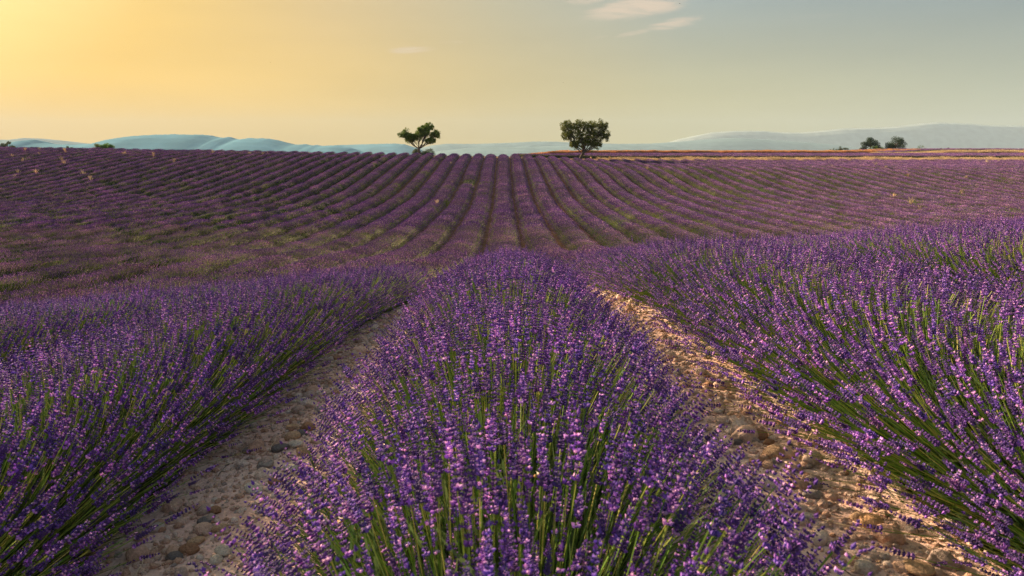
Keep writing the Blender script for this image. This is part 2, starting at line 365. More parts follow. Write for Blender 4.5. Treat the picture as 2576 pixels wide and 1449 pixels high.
# ------------------------------------------------------------------ far hills
HILLM = None
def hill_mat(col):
    m, nt, Lk, out = new_mat('haze_tinted_hillside')
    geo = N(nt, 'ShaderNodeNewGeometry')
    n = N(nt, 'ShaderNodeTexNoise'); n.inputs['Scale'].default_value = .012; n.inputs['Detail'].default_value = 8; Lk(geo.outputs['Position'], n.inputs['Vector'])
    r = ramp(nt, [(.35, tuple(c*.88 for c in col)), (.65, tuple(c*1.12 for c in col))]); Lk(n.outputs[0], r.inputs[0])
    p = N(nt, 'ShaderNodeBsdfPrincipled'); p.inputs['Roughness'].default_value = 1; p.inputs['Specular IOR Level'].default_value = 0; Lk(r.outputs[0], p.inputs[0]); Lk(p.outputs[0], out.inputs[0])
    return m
HILL = hill_mat((.15, .32, .40)); HILL_HAZED_FAR = hill_mat((.40, .47, .43)); HILL_HAZED_MID = hill_mat((.20, .30, .32))  # distance haze painted into the base colours: blue for near ridges, paler farther off
def hill(name, dist, prof, depth, rough, seed):
    """a ridge of real depth whose skyline follows the given bearing/height profile"""
    pr = sorted(prof)
    px = np.arange(pr[0][0], pr[-1][0]+.1, 2.5)
    py = np.interp(px, [p[0] for p in pr], [p[1] for p in pr])
    ker = np.hanning(9)[1:-1]; ker /= ker.sum(); py = np.convolve(np.pad(py, 3, mode='edge'), ker, 'valid')
    kw_ = np.hanning(33)[1:-1]; kw_ /= kw_.sum(); pys = np.convolve(np.pad(py, 15, mode='edge'), kw_, 'valid')
    nd = 15; V = []
    for j in range(nd):
        t = -1+2*j/(nd-1)
        for i, (a, b) in enumerate(zip(px, py)):
            d = ray(a, b); k = dist/d.y
            x0, h = d.x*k, EYE+d.z*k
            y = dist + t*depth
            if j != nd//2:                      # flanks roll more gently than the wooded skyline
                hs_ = EYE+ray(a, pys[i]).z*k; q_ = min(1.0, abs(t)*2.5); h = min(h, h*(1-q_)+hs_*q_)
            base = T(x0, y)-8
            prof_t = (1-abs(t)**1.6)
            nn = mnoise.fractal(Vector((x0/260+seed, y/260, seed)), .9, 2.1, 5)
            z = base + (h-base)*prof_t + nn*rough*2.0*(1 if j != nd//2 else .0)*(1-abs(t)) 
            if j == nd//2: z = h + mnoise.noise(Vector((x0/22, seed, 2)))*rough + mnoise.noise(Vector((x0/9, seed, 5)))*rough*.6
            elif z > h-2: z = h-2-abs(t)*6
            V.append((x0, y, z))
    o = mesh_obj(name, V, grid_faces(nd, len(px)), [HILL if dist < 3500 else HILL_HAZED_MID if dist < 7000 else HILL_HAZED_FAR], smooth=False)
    tag(o, kind='structure'); return o
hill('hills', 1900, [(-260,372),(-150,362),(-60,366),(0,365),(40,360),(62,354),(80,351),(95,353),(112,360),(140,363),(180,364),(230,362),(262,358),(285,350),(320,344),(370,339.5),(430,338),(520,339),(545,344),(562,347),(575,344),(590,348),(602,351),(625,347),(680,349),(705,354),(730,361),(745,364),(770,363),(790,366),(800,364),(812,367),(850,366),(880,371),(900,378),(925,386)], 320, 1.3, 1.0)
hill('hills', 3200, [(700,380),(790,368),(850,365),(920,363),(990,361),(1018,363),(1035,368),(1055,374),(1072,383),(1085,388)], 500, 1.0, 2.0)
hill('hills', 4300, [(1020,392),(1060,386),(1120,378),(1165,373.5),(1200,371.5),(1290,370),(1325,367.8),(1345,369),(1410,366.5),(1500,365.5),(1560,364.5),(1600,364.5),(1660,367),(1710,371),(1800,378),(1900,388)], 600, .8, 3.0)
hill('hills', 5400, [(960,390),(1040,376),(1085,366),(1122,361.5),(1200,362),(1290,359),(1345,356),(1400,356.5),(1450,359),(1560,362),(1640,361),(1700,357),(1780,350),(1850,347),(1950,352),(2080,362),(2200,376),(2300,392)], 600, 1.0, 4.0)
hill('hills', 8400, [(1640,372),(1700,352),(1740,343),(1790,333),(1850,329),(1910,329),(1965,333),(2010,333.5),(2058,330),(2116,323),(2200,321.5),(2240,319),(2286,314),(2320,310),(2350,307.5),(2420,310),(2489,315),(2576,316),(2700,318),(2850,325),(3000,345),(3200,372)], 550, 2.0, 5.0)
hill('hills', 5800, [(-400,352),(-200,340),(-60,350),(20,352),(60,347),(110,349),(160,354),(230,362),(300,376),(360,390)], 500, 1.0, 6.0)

# ------------------------------------------------------------------ lavender prototypes
def hidden_collection(name): return bpy.data.collections.new(name)     # never linked: only holds prototypes
def spike_detailed(rs, ln=.066, whorls=8, faded=False):
    mb = MB(); tilt = Vector((rs.uniform(-.06, .06), rs.uniform(-.06, .06), 0))
    tone = rs.uniform(-.12, .12); side = rs.uniform(0, 2*PI)
    for w in range(whorls):
        t = w/(whorls-1)
        z = ln*(.02 + .92*t)
        if w == 0 and rs.random() < .5: z -= ln*.22
        c = Vector((0, 0, z)) + tilt*z*1.0
        wd = .0092*(1 - .55*t**1.6)*rs.uniform(.85, 1.15)
        n = 7 if t < .7 else 5
        for k in range(n):
            a = 2*PI*(k+rs.random()*.5)/n + w*.45
            d = Vector((math.cos(a), math.sin(a), .75+rs.uniform(-.2, .35))).normalized()
            openf = rs.random() < .21*(1 - .4*t)
            if openf: r = rs.uniform(.62, 1.0)
            else: r = rs.uniform(.02, .55)
            if faded: r = rs.uniform(.08, .24)
            mb.octa(c+d*wd*.15, d, wd*(1.15 if openf else .95), wd*(.40 if openf else .30), min(1, max(0, r+tone)))
    mb.octa(Vector((tilt.x*ln, tilt.y*ln, ln*.92)), Vector((0, 0, 1)), ln*.14, .003, .3)
    return mb
PROTO_SPIKES = hidden_collection('lavender spike shapes'); PROTO_STEMS = hidden_collection('lavender stem shapes')
rs = random.Random(11)
NPA = 12; SL = .60                       # stalk length to the foot of the spike
def stalk_curve(bend, t): return Vector((bend*(t*t-.0), 0, SL*t))
for i in range(NPA):
    bend = rs.uniform(-.12, .04)
    mb = MB(); P = [stalk_curve(bend, t) + Vector((0, rs.uniform(-.004, .004), 0)) for t in (0, .25, .5, .75, 1.0)]
    P[0] = Vector((0, 0, 0)); P[-1] = stalk_curve(bend, 1.0)
    mb.tube(P, [.0013, .0012, .0011, .0011, .0010], 3, r=rs.uniform(0, .85))
    for k in range(3):                   # narrow leaves low on the stalk
        t = rs.uniform(.08, .42); c = stalk_curve(bend, t); a = rs.uniform(0, 2*PI)
        d = Vector((math.cos(a)*.5, math.sin(a)*.5, 1)).normalized()
        mb.octa(c, d, rs.uniform(.04, .07), .0022, rs.uniform(0, .5))
    o = mb.build('stem_%02d' % i, [STEM], link=False); PROTO_STEMS.objects.link(o)
    if i < NPA-2:
        sp = spike_detailed(rs, rs.uniform(.055, .088), rs.randint(6, 9), faded=(i == 4))
        # some stalks carry a ragged side whorl lower down
        tip = stalk_curve(bend, 1.0); dr = (tip - stalk_curve(bend, .85)).normalized()
        q = Vector((0, 0, 1)).rotation_difference(dr)
        sp.v = [tuple(tip + q @ Vector(v)) for v in sp.v]
    else:                                # a bud: few closed florets
        sp = MB(); tip = stalk_curve(bend, 1.0)
        for k in range(6): sp.octa(tip+Vector((rs.uniform(-.003, .003), rs.uniform(-.003, .003), k*.005)), Vector((rs.uniform(-.5, .5), rs.uniform(-.5, .5), 1)).normalized(), .008, .0028, rs.uniform(0, .3))
    o = sp.build('spike_%02d' % i, [FLOWER], link=False); PROTO_SPIKES.objects.link(o)

PROTO_LEAVES = hidden_collection('lavender leafy shoot shapes')
for i in range(5):
    mb = MB()
    for k in range(26):
        a = rs.uniform(0, 2*PI); t = rs.random(); c = Vector((math.cos(a)*.04*t, math.sin(a)*.04*t, .20*t*rs.random()))
        d = Vector((math.cos(a)*rs.uniform(.2, .9), math.sin(a)*rs.uniform(.2, .9), 1)).normalized()
        ln_ = rs.uniform(.07, .15); u_ = d.orthogonal().normalized()*.0028
        mb.add([tuple(c-u_), tuple(c+u_), tuple(c+d*ln_*.6+u_), tuple(c+d*ln_), tuple(c+d*ln_*.6-u_)], [(0, 1, 2, 3, 4)], rs.random())
    PROTO_LEAVES.objects.link(mb.build('leafy_shoot_%d' % i, [LEAF], link=False))
def envelope(u, W, H):
    """tip position on the dome of a row; u in -1..1 across"""
    a = u*1.48
    return W*math.sin(a), .10 + (H-.10)*max(0, math.cos(a))**.85

def segment(rs, n, length, detail, W=.81, H=.80, flower_p=.93, thick=1.0):
    st, fl = MB(), MB()
    for k in range(n):
        u = rs.uniform(-1, 1); yb = rs.uniform(-length/2, length/2)
        tx, tz = envelope(u, W, H); j = rs.uniform(.78, 1.08); tx *= j; tz *= j
        root = Vector((u*.16, yb, 0)); tip = Vector((tx+rs.uniform(-.05, .05), yb+rs.uniform(-.13, .13), tz+rs.uniform(-.03, .03)))
        d = (tip-root); ln = d.length; dn = d/ln
        f0 = tip - dn*.07*thick
        mid = root.lerp(f0, .55) + Vector((0, 0, -.02*abs(u)))
        r0 = rs.random()*.9
        wst = .0022*thick
        u_ = dn.orthogonal().normalized(); b = len(st.v)
        if detail: st.tube([root.lerp(f0, .35), mid, f0], [wst*.8]*3, 3, r=r0, cap=False)
        else:
            a_ = rs.uniform(0, PI); w_ = (u_*math.cos(a_)+dn.cross(u_)*math.sin(a_))*wst
            s0 = root.lerp(f0, .45)
            st.add([tuple(s0-w_), tuple(s0+w_), tuple(f0+w_*.7), tuple(f0-w_*.7)], [(0, 1, 2, 3)], r0)
        if rs.random() < flower_p*(1 if abs(u) < .5 else .42):
            tone = rs.uniform(-.15, .15)
            if detail:
                L3 = .07*thick
                for q in range(4):
                    c = f0 + dn*L3*(q/4.2)
                    r = (rs.uniform(.60, .95) if rs.random() < .32 else rs.uniform(.05, .5))+tone
                    fl.octa(c, (dn+Vector((rs.uniform(-.3, .3), rs.uniform(-.3, .3), rs.uniform(-.3, .3)))).normalized(), L3*.42, .0088*(1-.13*q)*thick, min(1, max(0, r)))
            else:
                r = (rs.uniform(.55, .85) if rs.random() < .25 else rs.uniform(.12, .5))+tone
                fl.octa(f0, dn, .075*thick, .0095*thick, min(1, max(0, r)))
    return st, fl
def proto_set(tag_, variants, seed):
    cs, cf = hidden_collection(tag_+' stems'), hidden_collection(tag_+' flowers'); r_ = random.Random(seed)
    for i, kw in enumerate(variants):
        st, fl = segment(r_, **kw)
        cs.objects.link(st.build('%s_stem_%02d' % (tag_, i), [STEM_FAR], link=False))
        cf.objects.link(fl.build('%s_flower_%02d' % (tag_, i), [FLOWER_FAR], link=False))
    return cs, cf
# variants 0-5 in full bloom, 6-7 thin bloom (green), 8 almost no flowers
def variants(n, ln, detail, thick):
    v = [dict(n=n, length=ln, detail=detail, thick=thick, flower_p=.85) for _ in range(6)]
    v += [dict(n=n, length=ln, detail=detail, thick=thick, flower_p=.38, H=.72) for _ in range(2)]
    v += [dict(n=n, length=ln, detail=detail, thick=thick, flower_p=.10, W=.72, H=.68)]
    return v
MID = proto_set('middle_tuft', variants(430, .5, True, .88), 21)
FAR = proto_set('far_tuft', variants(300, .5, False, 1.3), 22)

def inst_group(coll):
    ng = bpy.data.node_groups.new('scatter '+coll.name, 'GeometryNodeTree')
    ng.interface.new_socket('Geometry', in_out='INPUT', socket_type='NodeSocketGeometry')
    ng.interface.new_socket('Geometry', in_out='OUTPUT', socket_type='NodeSocketGeometry')
    gi = ng.nodes.new('NodeGroupInput'); go = ng.nodes.new('NodeGroupOutput')
    ip = ng.nodes.new('GeometryNodeInstanceOnPoints'); ci = ng.nodes.new('GeometryNodeCollectionInfo')
    ci.inputs['Collection'].default_value = coll; ci.inputs['Separate Children'].default_value = True; ci.inputs['Reset Children'].default_value = True
    l = ng.links.new
    def na(nm, ty):
        n = ng.nodes.new('GeometryNodeInputNamedAttribute'); n.data_type = ty; n.inputs['Name'].default_value = nm; return n.outputs['Attribute']
    l(gi.outputs[0], ip.inputs['Points']); l(ci.outputs[0], ip.inputs['Instance'])
    ip.inputs['Pick Instance'].default_value = True
    l(na('pid', 'INT'), ip.inputs['Instance Index']); l(na('rot', 'FLOAT_VECTOR'), ip.inputs['Rotation']); l(na('scl', 'FLOAT_VECTOR'), ip.inputs['Scale'])
    l(ip.outputs[0], go.inputs[0]); return ng
GROUPS = {}
def scatter(name, pts, rot, scl, pid, coll, parent=None, **kw):
    key = coll.name
    if key not in GROUPS: GROUPS[key] = inst_group(coll)
    n = len(pts); me = bpy.data.meshes.new(name); me.vertices.add(n)
    me.vertices.foreach_set('co', np.asarray(pts, np.float32).ravel())
    a = me.attributes.new('rot', 'FLOAT_VECTOR', 'POINT'); a.data.foreach_set('vector', np.asarray(rot, np.float32).ravel())
    scl = np.asarray(scl, np.float32)
    if scl.ndim == 1: scl = np.repeat(scl[:, None], 3, 1)
    a = me.attributes.new('scl', 'FLOAT_VECTOR', 'POINT'); a.data.foreach_set('vector', scl.ravel())
    a = me.attributes.new('pid', 'INT', 'POINT'); a.data.foreach_set('value', np.asarray(pid, np.int32))
    for s in coll.objects:
        for m in s.data.materials:
            if m.name not in me.materials: me.materials.append(m)
        break
    o = bpy.data.objects.new(name, me); C.objects.link(o)
    if parent: o.parent = parent
    md = o.modifiers.new('scatter', 'NODES'); md.node_group = GROUPS[key]
    return tag(o, kind='stuff', **kw)

# ------------------------------------------------------------------ lavender rows
SP = 2.0; Y_NEAR, Y_END = 13.0, 115.0
def fnoise(x, y, s, seed): return mnoise.noise(Vector((x*s+seed, y*s, seed*1.7)))
GREENS = []       # clumps of green plants seen in the photograph (display pixels)
for px, py, r in [(930,412,1.1),(1180,456,.9),(1236,460,.8),(1560,560,.0)]:
    if r:
        g_ = ground_at(px, py, .5)
        if g_: GREENS.append((g_[0], g_[1], r))
def greenness(k, x, y):
    """0 full bloom .. 1 green; more green on the left slope and in the hollow"""
    n = fnoise(x, y, .55, 4.0)*.45 + fnoise(x, y, 1.3, 9.0)*.85
    bias = -.24
    if y > 14: bias += .10*float(sstep(14, 24, y))*(1-float(sstep(50, 85, y)))
    if x < -4: bias += .22*(1-float(sstep(60, 108, y)))*float(sstep(4, 14, -x))
    for gx_, gy_, r in GREENS:
        if (x-gx_)**2+((y-gy_)*.6)**2 < r*r: bias += .6
    return n + bias
WORDS = ['', 'first', 'second', 'third', 'fourth', 'fifth', 'sixth', 'seventh', 'eighth', 'ninth', 'tenth', 'eleventh', 'twelfth', 'thirteenth', 'fourteenth', 'fifteenth', 'sixteenth', 'seventeenth', 'eighteenth', 'nineteenth', 'twentieth',
         'twenty-first', 'twenty-second', 'twenty-third', 'twenty-fourth', 'twenty-fifth', 'twenty-sixth', 'twenty-seventh', 'twenty-eighth', 'twenty-ninth', 'thirtieth', 'thirty-first', 'thirty-second', 'thirty-third', 'thirty-fourth', 'thirty-fifth',
         'thirty-sixth', 'thirty-seventh', 'thirty-eighth', 'thirty-ninth', 'fortieth', 'forty-first', 'forty-second', 'forty-third', 'forty-fourth', 'forty-fifth', 'forty-sixth', 'forty-seventh', 'forty-eighth']
def row_label(k):
    if k == 0: return 'central lavender row running from the very front of the picture straight up the slope'
    s = 'left' if k < 0 else 'right'; a = abs(k)
    if a == 1: return 'big lavender row along the outer side of the stony path %s of the central row' % s
    if a <= 5: return 'lavender row, %s to the %s of the central row, reaching into the foreground' % (WORDS[a], s)
    if k == 7: return 'lavender row ending just left of the fan-shaped tree, seventh right of the central row'
    if k == -7: return 'lavender row ending at the heart-shaped tree, seventh left of the central row'
    if a <= 20: return 'lavender row, %s to the %s of the central row, curving through the hollow' % (WORDS[a], s)
    return 'lavender row on the far %s slope, %s from the central row' % (s, WORDS[a])

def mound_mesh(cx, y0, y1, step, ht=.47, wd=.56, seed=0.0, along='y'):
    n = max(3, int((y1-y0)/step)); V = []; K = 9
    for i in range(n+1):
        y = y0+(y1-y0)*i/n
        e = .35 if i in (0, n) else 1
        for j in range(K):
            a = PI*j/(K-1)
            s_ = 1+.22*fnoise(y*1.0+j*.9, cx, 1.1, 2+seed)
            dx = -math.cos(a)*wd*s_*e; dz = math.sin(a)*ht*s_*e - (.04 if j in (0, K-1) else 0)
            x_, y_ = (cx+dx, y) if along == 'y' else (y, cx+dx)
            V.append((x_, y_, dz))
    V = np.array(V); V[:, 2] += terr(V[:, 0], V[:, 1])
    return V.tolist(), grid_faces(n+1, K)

def place_segments(cx, ya, yb, k, sets, spacing, along='y', gfun=greenness, hs=1.0):
    n = max(1, int((yb-ya)/spacing)); P, R, S, I = [], [], [], []
    for i in range(n):
        y = ya+(i+.5)*(yb-ya)/n + random.uniform(-.08, .08)
        x = cx + .06*fnoise(cx, y, .15, 8) + random.uniform(-.03, .03)
        wx, wy = (x, y) if along == 'y' else (y, x)
        g = gfun(k, wx, wy)
        pid = random.randint(0, 5) if g < .06 else (random.randint(6, 7) if g < .36 else 8)
        e = .5
        if along == 'y': sl_ = math.atan2(T(wx, wy+e)-T(wx, wy-e), 2*e); cr = math.atan2(T(wx+e, wy)-T(wx-e, wy), 2*e)
        else: sl_ = 0; cr = 0
        P.append((wx, wy, T(wx, wy)-.015))
        flip = PI if random.random() < .5 else 0
        rz = flip + (0 if along == 'y' else PI/2) + random.uniform(-.08, .08)
        sg = -1 if flip else 1
        R.append((sl_*sg, -cr*sg, rz))
        h = hs*(1 + .12*fnoise(cx*1.7, y, .45, 5) + random.uniform(-.05, .05)); w = (.80 if k < -8 else .84 if 99 > k > 9 else .93 if k < -4 else 1.10 if k < 10 else 1.0) + .09*fnoise(cx*2.3, y, .5, 7) + random.uniform(-.03, .03)
        S.append((w, 1.08, h)); I.append(pid)
    return P, R, S, I

def near_stalks(cx, ya, yb, k, dens):
    n = int((yb-ya)*dens); ak_ = abs(k)
    P = np.empty((n, 3)); R = np.empty((n, 3)); S = np.empty(n); I = np.empty(n, int); m = 0
    for i in range(n):
        y = random.uniform(ya, yb)
        bush = math.floor(y/.42+.37*k)                     # plants stand about .42 m apart and merge
        yc = (bush+.5-.37*k)*.42; bj = fnoise(cx, bush*3.1, 1.0, 6)
        u = random.uniform(-1, 1); u = math.copysign(abs(u)**.92, u)
        W = (.79 if k == 0 else .82 if k == -1 else .92 if ak_ == 1 else .90)*(1+.13*bj) ; H = (.745 if k == 0 else .73)*(1 - .10*min(1, max(0, (y-4)/4)))*(1+.16*fnoise(cx*3, bush*2.3, 1.0, 3))
        tx, tz = envelope(u, W, H)
        q = random.random(); j = 1.0 - .42*q*q + random.uniform(-.04, .05)
        tx = tx*j + random.gauss(0, .035); tz = tz*j + random.gauss(0, .02)
        root = (cx+u*.18+random.uniform(-.04, .04), y)
        ty = y + (y-yc)*.75 + random.gauss(0, .06)
        g = greenness(k, root[0], y)
        zr = T(*root); dx, dy = cx+tx-root[0], ty-y
        if tz < .10: tz = .10
        dz = tz + (T(cx+tx, ty)-zr)*.8
        ln = math.sqrt(dx*dx+dy*dy+dz*dz)
        if random.random() < .26: ln *= random.uniform(.45, .75); g = 9    # short leafy shoot, no flower
        P[m] = (*root, zr-.01); R[m] = (0, math.acos(max(-1, min(1, dz/ln))), math.atan2(dy, dx))
        S[m] = min(1.35, ln/(SL+.05)); S[m] = max(.62 if g < 5 else .3, S[m])
        I[m] = random.randint(0, NPA-3) if random.random() > max(.03+.24*max(0.0, (abs(u)-.4)/.6), g*1.3) else random.randint(NPA-2, NPA-1)
        m += 1
    return P[:m], R[:m], S[:m], I[:m]

rows = {}
for k in range(-45, 47):
    cx = k*SP + (.03 if k == 0 else 0); ak = abs(k)
    y0 = max(-.35, 2.45*ak-3.2) if ak < 40 else 96+1.2*(ak-40)
    y1 = Y_END + .5*fnoise(k*3.3, 0, 1, 1)
    if y0 > y1-1: continue
    root = empty('lavender_row', (0, 0, 0), label=row_label(k), cat='lavender', group='lavender rows of the main field')
    rows[k] = root
    v, f = mound_mesh(cx, y0-.1, min(y1, 13), .3, ht=.34, wd=.44, seed=k) if y0 < 12 else (None, None)
    ws_ = .80 if k < -8 else .86 if k > 9 or k < -4 else 1.0
    if y0 < 12:
        v2, f2 = mound_mesh(cx, 13, y1, .8, wd=.56*ws_, seed=k); b = len(v)
        v += v2; f += [[i+b for i in q] for q in f2]
    else: v, f = mound_mesh(cx, y0, y1, .8, wd=.56*ws_, seed=k)
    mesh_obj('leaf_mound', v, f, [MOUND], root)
    if y0 < Y_NEAR:
        ps = []
        for a, b, dn in [(y0, 4.5, 2050), (4.5, 8, 1650), (8, Y_NEAR, 1200)]:
            a = max(a, y0)
            if a < b: ps.append(near_stalks(cx, a, b, k, dn))
        P, R, S, I = [np.concatenate(z) for z in zip(*ps)]
        scatter('stems', P, R, S, I, PROTO_STEMS, root)
        scatter('flower_spikes', P, R, S, I, PROTO_SPIKES, root)
        P, R, S, I = [], [], [], []
        for _ in range(int((min(Y_NEAR, 11)-y0)*280)):
            a = random.uniform(-1.35, 1.35); y = random.uniform(y0, min(Y_NEAR, 11)); q = random.uniform(.5, 1.0)
            x = cx+math.sin(a)*.47*q; P.append((x, y, T(x, y)+max(0, math.cos(a))*.32*q)); R.append((0, abs(a)*.75, 0 if a > 0 else PI))
            S.append(random.uniform(.8, 1.4)); I.append(random.randrange(5))
        scatter('leaves', P, R, S, I, PROTO_LEAVES, root)
    for (a, b), (cs, cf), spc in [((Y_NEAR-.2, 42), MID, .38), ((42, y1), FAR, .36)]:
        a = max(a, y0)
        if a < b-.5:
            P, R, S, I = place_segments(cx, a, b, k, None, spc, hs=.88)
            if P:
                scatter('stems', P, R, S, I, cs, root); scatter('flower_spikes', P, R, S, I, cf, root)

# ------------------------------------------------------------------ second field (rows run across) and third field
def side_g(k, x, y): return fnoise(x, y, .4, 31)*.5 - .12
for i in range(14):
    yy = 127.5+i*2.4
    x0, x1 = (2.0 if i < 12 else 6.0), 186
    root = empty('lavender_row', (0, 0, 0), cat='lavender', group='rows of the second lavender field beyond the dry grass',
                 label='front lavender row of the second field, just behind the dry grass strip' if i == 0 else '%s lavender row behind the dry grass strip, running sideways' % WORDS[i+1])
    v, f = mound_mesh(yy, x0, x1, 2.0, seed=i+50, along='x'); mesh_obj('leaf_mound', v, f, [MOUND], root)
    P, R, S, I = place_segments(yy, x0, x1, 99, None, .46, along='x', gfun=side_g, hs=.9)
    scatter('stems', P, R, S, I, FAR[0], root); scatter('flower_spikes', P, R, S, I, FAR[1], root)
for i in range(22):
    xx = 106+i*2.1+random.uniform(-.1, .1)
    root = empty('lavender_row', (0, 0, 0), cat='lavender', group='rows of the third lavender field on the right skyline',
                 label='%s lavender row from the left in the end-on field on the right skyline' % WORDS[i+1])
    a, b = 190+random.uniform(-.5, .5), 232
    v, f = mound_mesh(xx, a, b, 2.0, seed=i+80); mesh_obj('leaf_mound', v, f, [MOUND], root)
    P, R, S, I = place_segments(xx, a, b, 99, None, .46, gfun=side_g, hs=1.05)
    scatter('stems', P, R, S, I, FAR[0], root); scatter('flower_spikes', P, R, S, I, FAR[1], root)

# ------------------------------------------------------------------ grasses
def grass_proto(name, n, h, spread, mat, seed, head=True, w=.006):
    r_ = random.Random(seed); mb = MB()
    for k in range(n):
        a = r_.uniform(0, 2*PI); q = r_.random()**.6*spread
        p0 = Vector((math.cos(a)*q*.5, math.sin(a)*q*.5, 0)); hh = h*r_.uniform(.55, 1.1)
        p1 = p0+Vector((math.cos(a)*q*.6, math.sin(a)*q*.6, hh*.6)); p2 = p1+Vector((math.cos(a)*q*.9+r_.uniform(-.05, .05), math.sin(a)*q*.9, hh*.4))
        r0 = r_.random()
        mb.tube([p0, p1, p2], [w, w*.8, w*.4], 3, r=r0, cap=False)
        if head: mb.octa(p2-(p2-p1).normalized()*.03, (p2-p1).normalized(), h*.16, w*2.2, r0)
    return mb.build(name, [mat], link=False)
GR = hidden_collection('straw tuft shapes'); [GR.objects.link(grass_proto('straw_%d' % i, 46, .42, .42, STRAW, i, w=.011)) for i in range(4)]
WH = hidden_collection('wheat shapes'); [WH.objects.link(grass_proto('wheat_%d' % i, 60, .80, .30, WHEAT, 10+i, w=.016)) for i in range(3)]
def grass_patch(name, pts, coll, s0, s1, npid, **kw):
    n = len(pts)
    P = [(x, y, T(x, y)-.02) for x, y in pts]
    R = [(random.uniform(-.12, .12), random.uniform(-.12, .12), random.uniform(0, 6.28)) for _ in pts]
    S = [random.uniform(s0, s1)*(1+.4*fnoise(x, y, .25, 3)) for x, y in pts]
    return scatter(name, P, R, S, [random.randrange(npid) for _ in pts], coll, **kw)
pts = []
for _ in range(4600):
    x = random.uniform(15, 190); y = random.uniform(118.0, 124.6)
    if fnoise(x, y, .22, 12) < -.30: continue
    if x < 26 and random.random() > (x-15)/11: continue
    pts.append((x, y))
grass_patch('dry_grass', pts, GR, .55, 1.15, 4, label='long strip of dry golden grass between the main field and the second field', cat='grass')
pts = [(random.uniform(100, 190), random.uniform(183.0, 189.0)) for _ in range(1500)]
grass_patch('dry_grass', pts, GR, .7, 1.3, 4, label='thin dry grass edge in front of the third lavender field at far right', cat='grass')
pts = []
for k in range(-8, 10):
    for _ in range(9):
        pts.append((k*SP+1+random.gauss(0, .3), random.uniform(113.5, 117)))
grass_patch('dry_grass', pts, GR, .35, .75, 4, label='dry grass growing between the row ends on the crest of the slope', cat='grass')
def wheat_edge(y): return 119+2*math.sin(y*.2)
pts = [(random.uniform(4, 119), 196+random.random()**1.6*34) for _ in range(9000)]
w = grass_patch('wheat_field', pts, WH, .80, .98, 3, label='strip of ripe orange wheat on the skyline behind the fan-shaped tree', cat='wheat')

# single weeds and dry tufts standing up out of the lavender
def weed_mesh(kind, seed):
    r_ = random.Random(seed); mb = MB(); hh = .95 if kind != 'tuft' else .7
    for k in range(16 if kind != 'tuft' else 34):
        a = r_.uniform(0, 2*PI); q = r_.random()
        p0 = Vector((0, 0, 0)); h = hh*r_.uniform(.75, 1.2)
        p1 = Vector((math.cos(a)*q*.10, math.sin(a)*q*.10, h*.6)); p2 = Vector((math.cos(a)*q*.32, math.sin(a)*q*.32, h))
        r0 = r_.random(); mb.tube([p0, p1, p2], [.011, .010, .008], 3, r=r0, cap=False)
        for j in range(3):
            mb.octa(p1.lerp(p2, .55+.2*j), (p2-p1).normalized()+Vector((r_.uniform(-.4, .4), r_.uniform(-.4, .4), 0)), .11, .026, r0)
    return mb.build('weed_shape', [WEED if kind == 'green' else STRAW], link=False).data
WM = {'dry': [weed_mesh('dry', i) for i in range(3)], 'tuft': [weed_mesh('tuft', 5+i) for i in range(3)], 'green': [weed_mesh('green', 9+i) for i in range(2)]}
def lab_sorted(L, fmt): 
    L = sorted(L); return [(a, b, fmt % WORDS[i+1]) for i, (a, b) in enumerate(L)]
def weed(px, py, kind, s=1.0, label=None, group=None, lift=.8):
    g_ = ground_at(px, py, lift*s)
    if not g_: return
    x, y = g_
    nm = {'dry': 'dry_weed', 'tuft': 'dry_grass_tuft', 'green': 'green_weed'}[kind]
    o = bpy.data.objects.new(nm, random.choice(WM[kind])); C.objects.link(o)
    o.location = (x, y, T(x, y)-.02); o.scale = (s*.9, s*.9, s*.9); o.rotation_euler = (0, 0, random.uniform(0, 6.28))
    tag(o, label, 'weed' if kind != 'tuft' else 'grass tuft', group)
GL = 'pale dry weeds scattered over the left slope'
for cx_, cy_, lb_ in lab_sorted([(125,245),(415,225),(250,290),(425,172),(265,182),(700,190),(690,315),(655,270),(885,425),(970,490),(195,410),(385,410),(165,460),(1865,300),(2280,200),(1640,235),(1340,215)], '%s pale dry weed from the left among the rows of the left slope'):
    weed(cx_*.2344, 332.1+cy_*.2344, 'dry', random.uniform(.9, 1.15), lb_, GL)
GRR = 'pale dry weeds scattered over the right slope'
for cx_, cy_, lb_ in lab_sorted([(1110,485),(1345,580),(1950,595),(1190,780),(1370,840),(1470,920),(100,860),(1915,750),(540,480),(2165,425),(2290,425),(1000,455)], '%s pale dry weed from the left among the rows of the right slope'):
    weed(1962.5+cx_*.2396, 301.9+cy_*.2396, 'dry', random.uniform(.8, 1.05), lb_, GRR)
weed(1125, 515, 'green', 1.15, 'tall yellow-green weed standing beside the row left of the central rows', lift=.6)
weed(1098, 508, 'dry', .9, 'pale dry grass stems leaning beside the tall yellow-green weed')
weed(1316, 487, 'tuft', .85, 'straw-coloured tuft in the row just right of the central row, halfway up the slope')
weed(1628, 420, 'dry', .8, 'thin pale weed in the rows below the tree shadow on the right')
for cx_, cy_, lb_ in lab_sorted([(1205,515),(790,690),(880,505),(985,512),(780,520),(1870,690),(1010,505)], '%s small dry weed from the left near the top of the middle rows'):
    weed(905.8+cx_*.293, 256.6+cy_*.293, 'dry', .75, lb_, 'small dry weeds near the top of the middle rows')
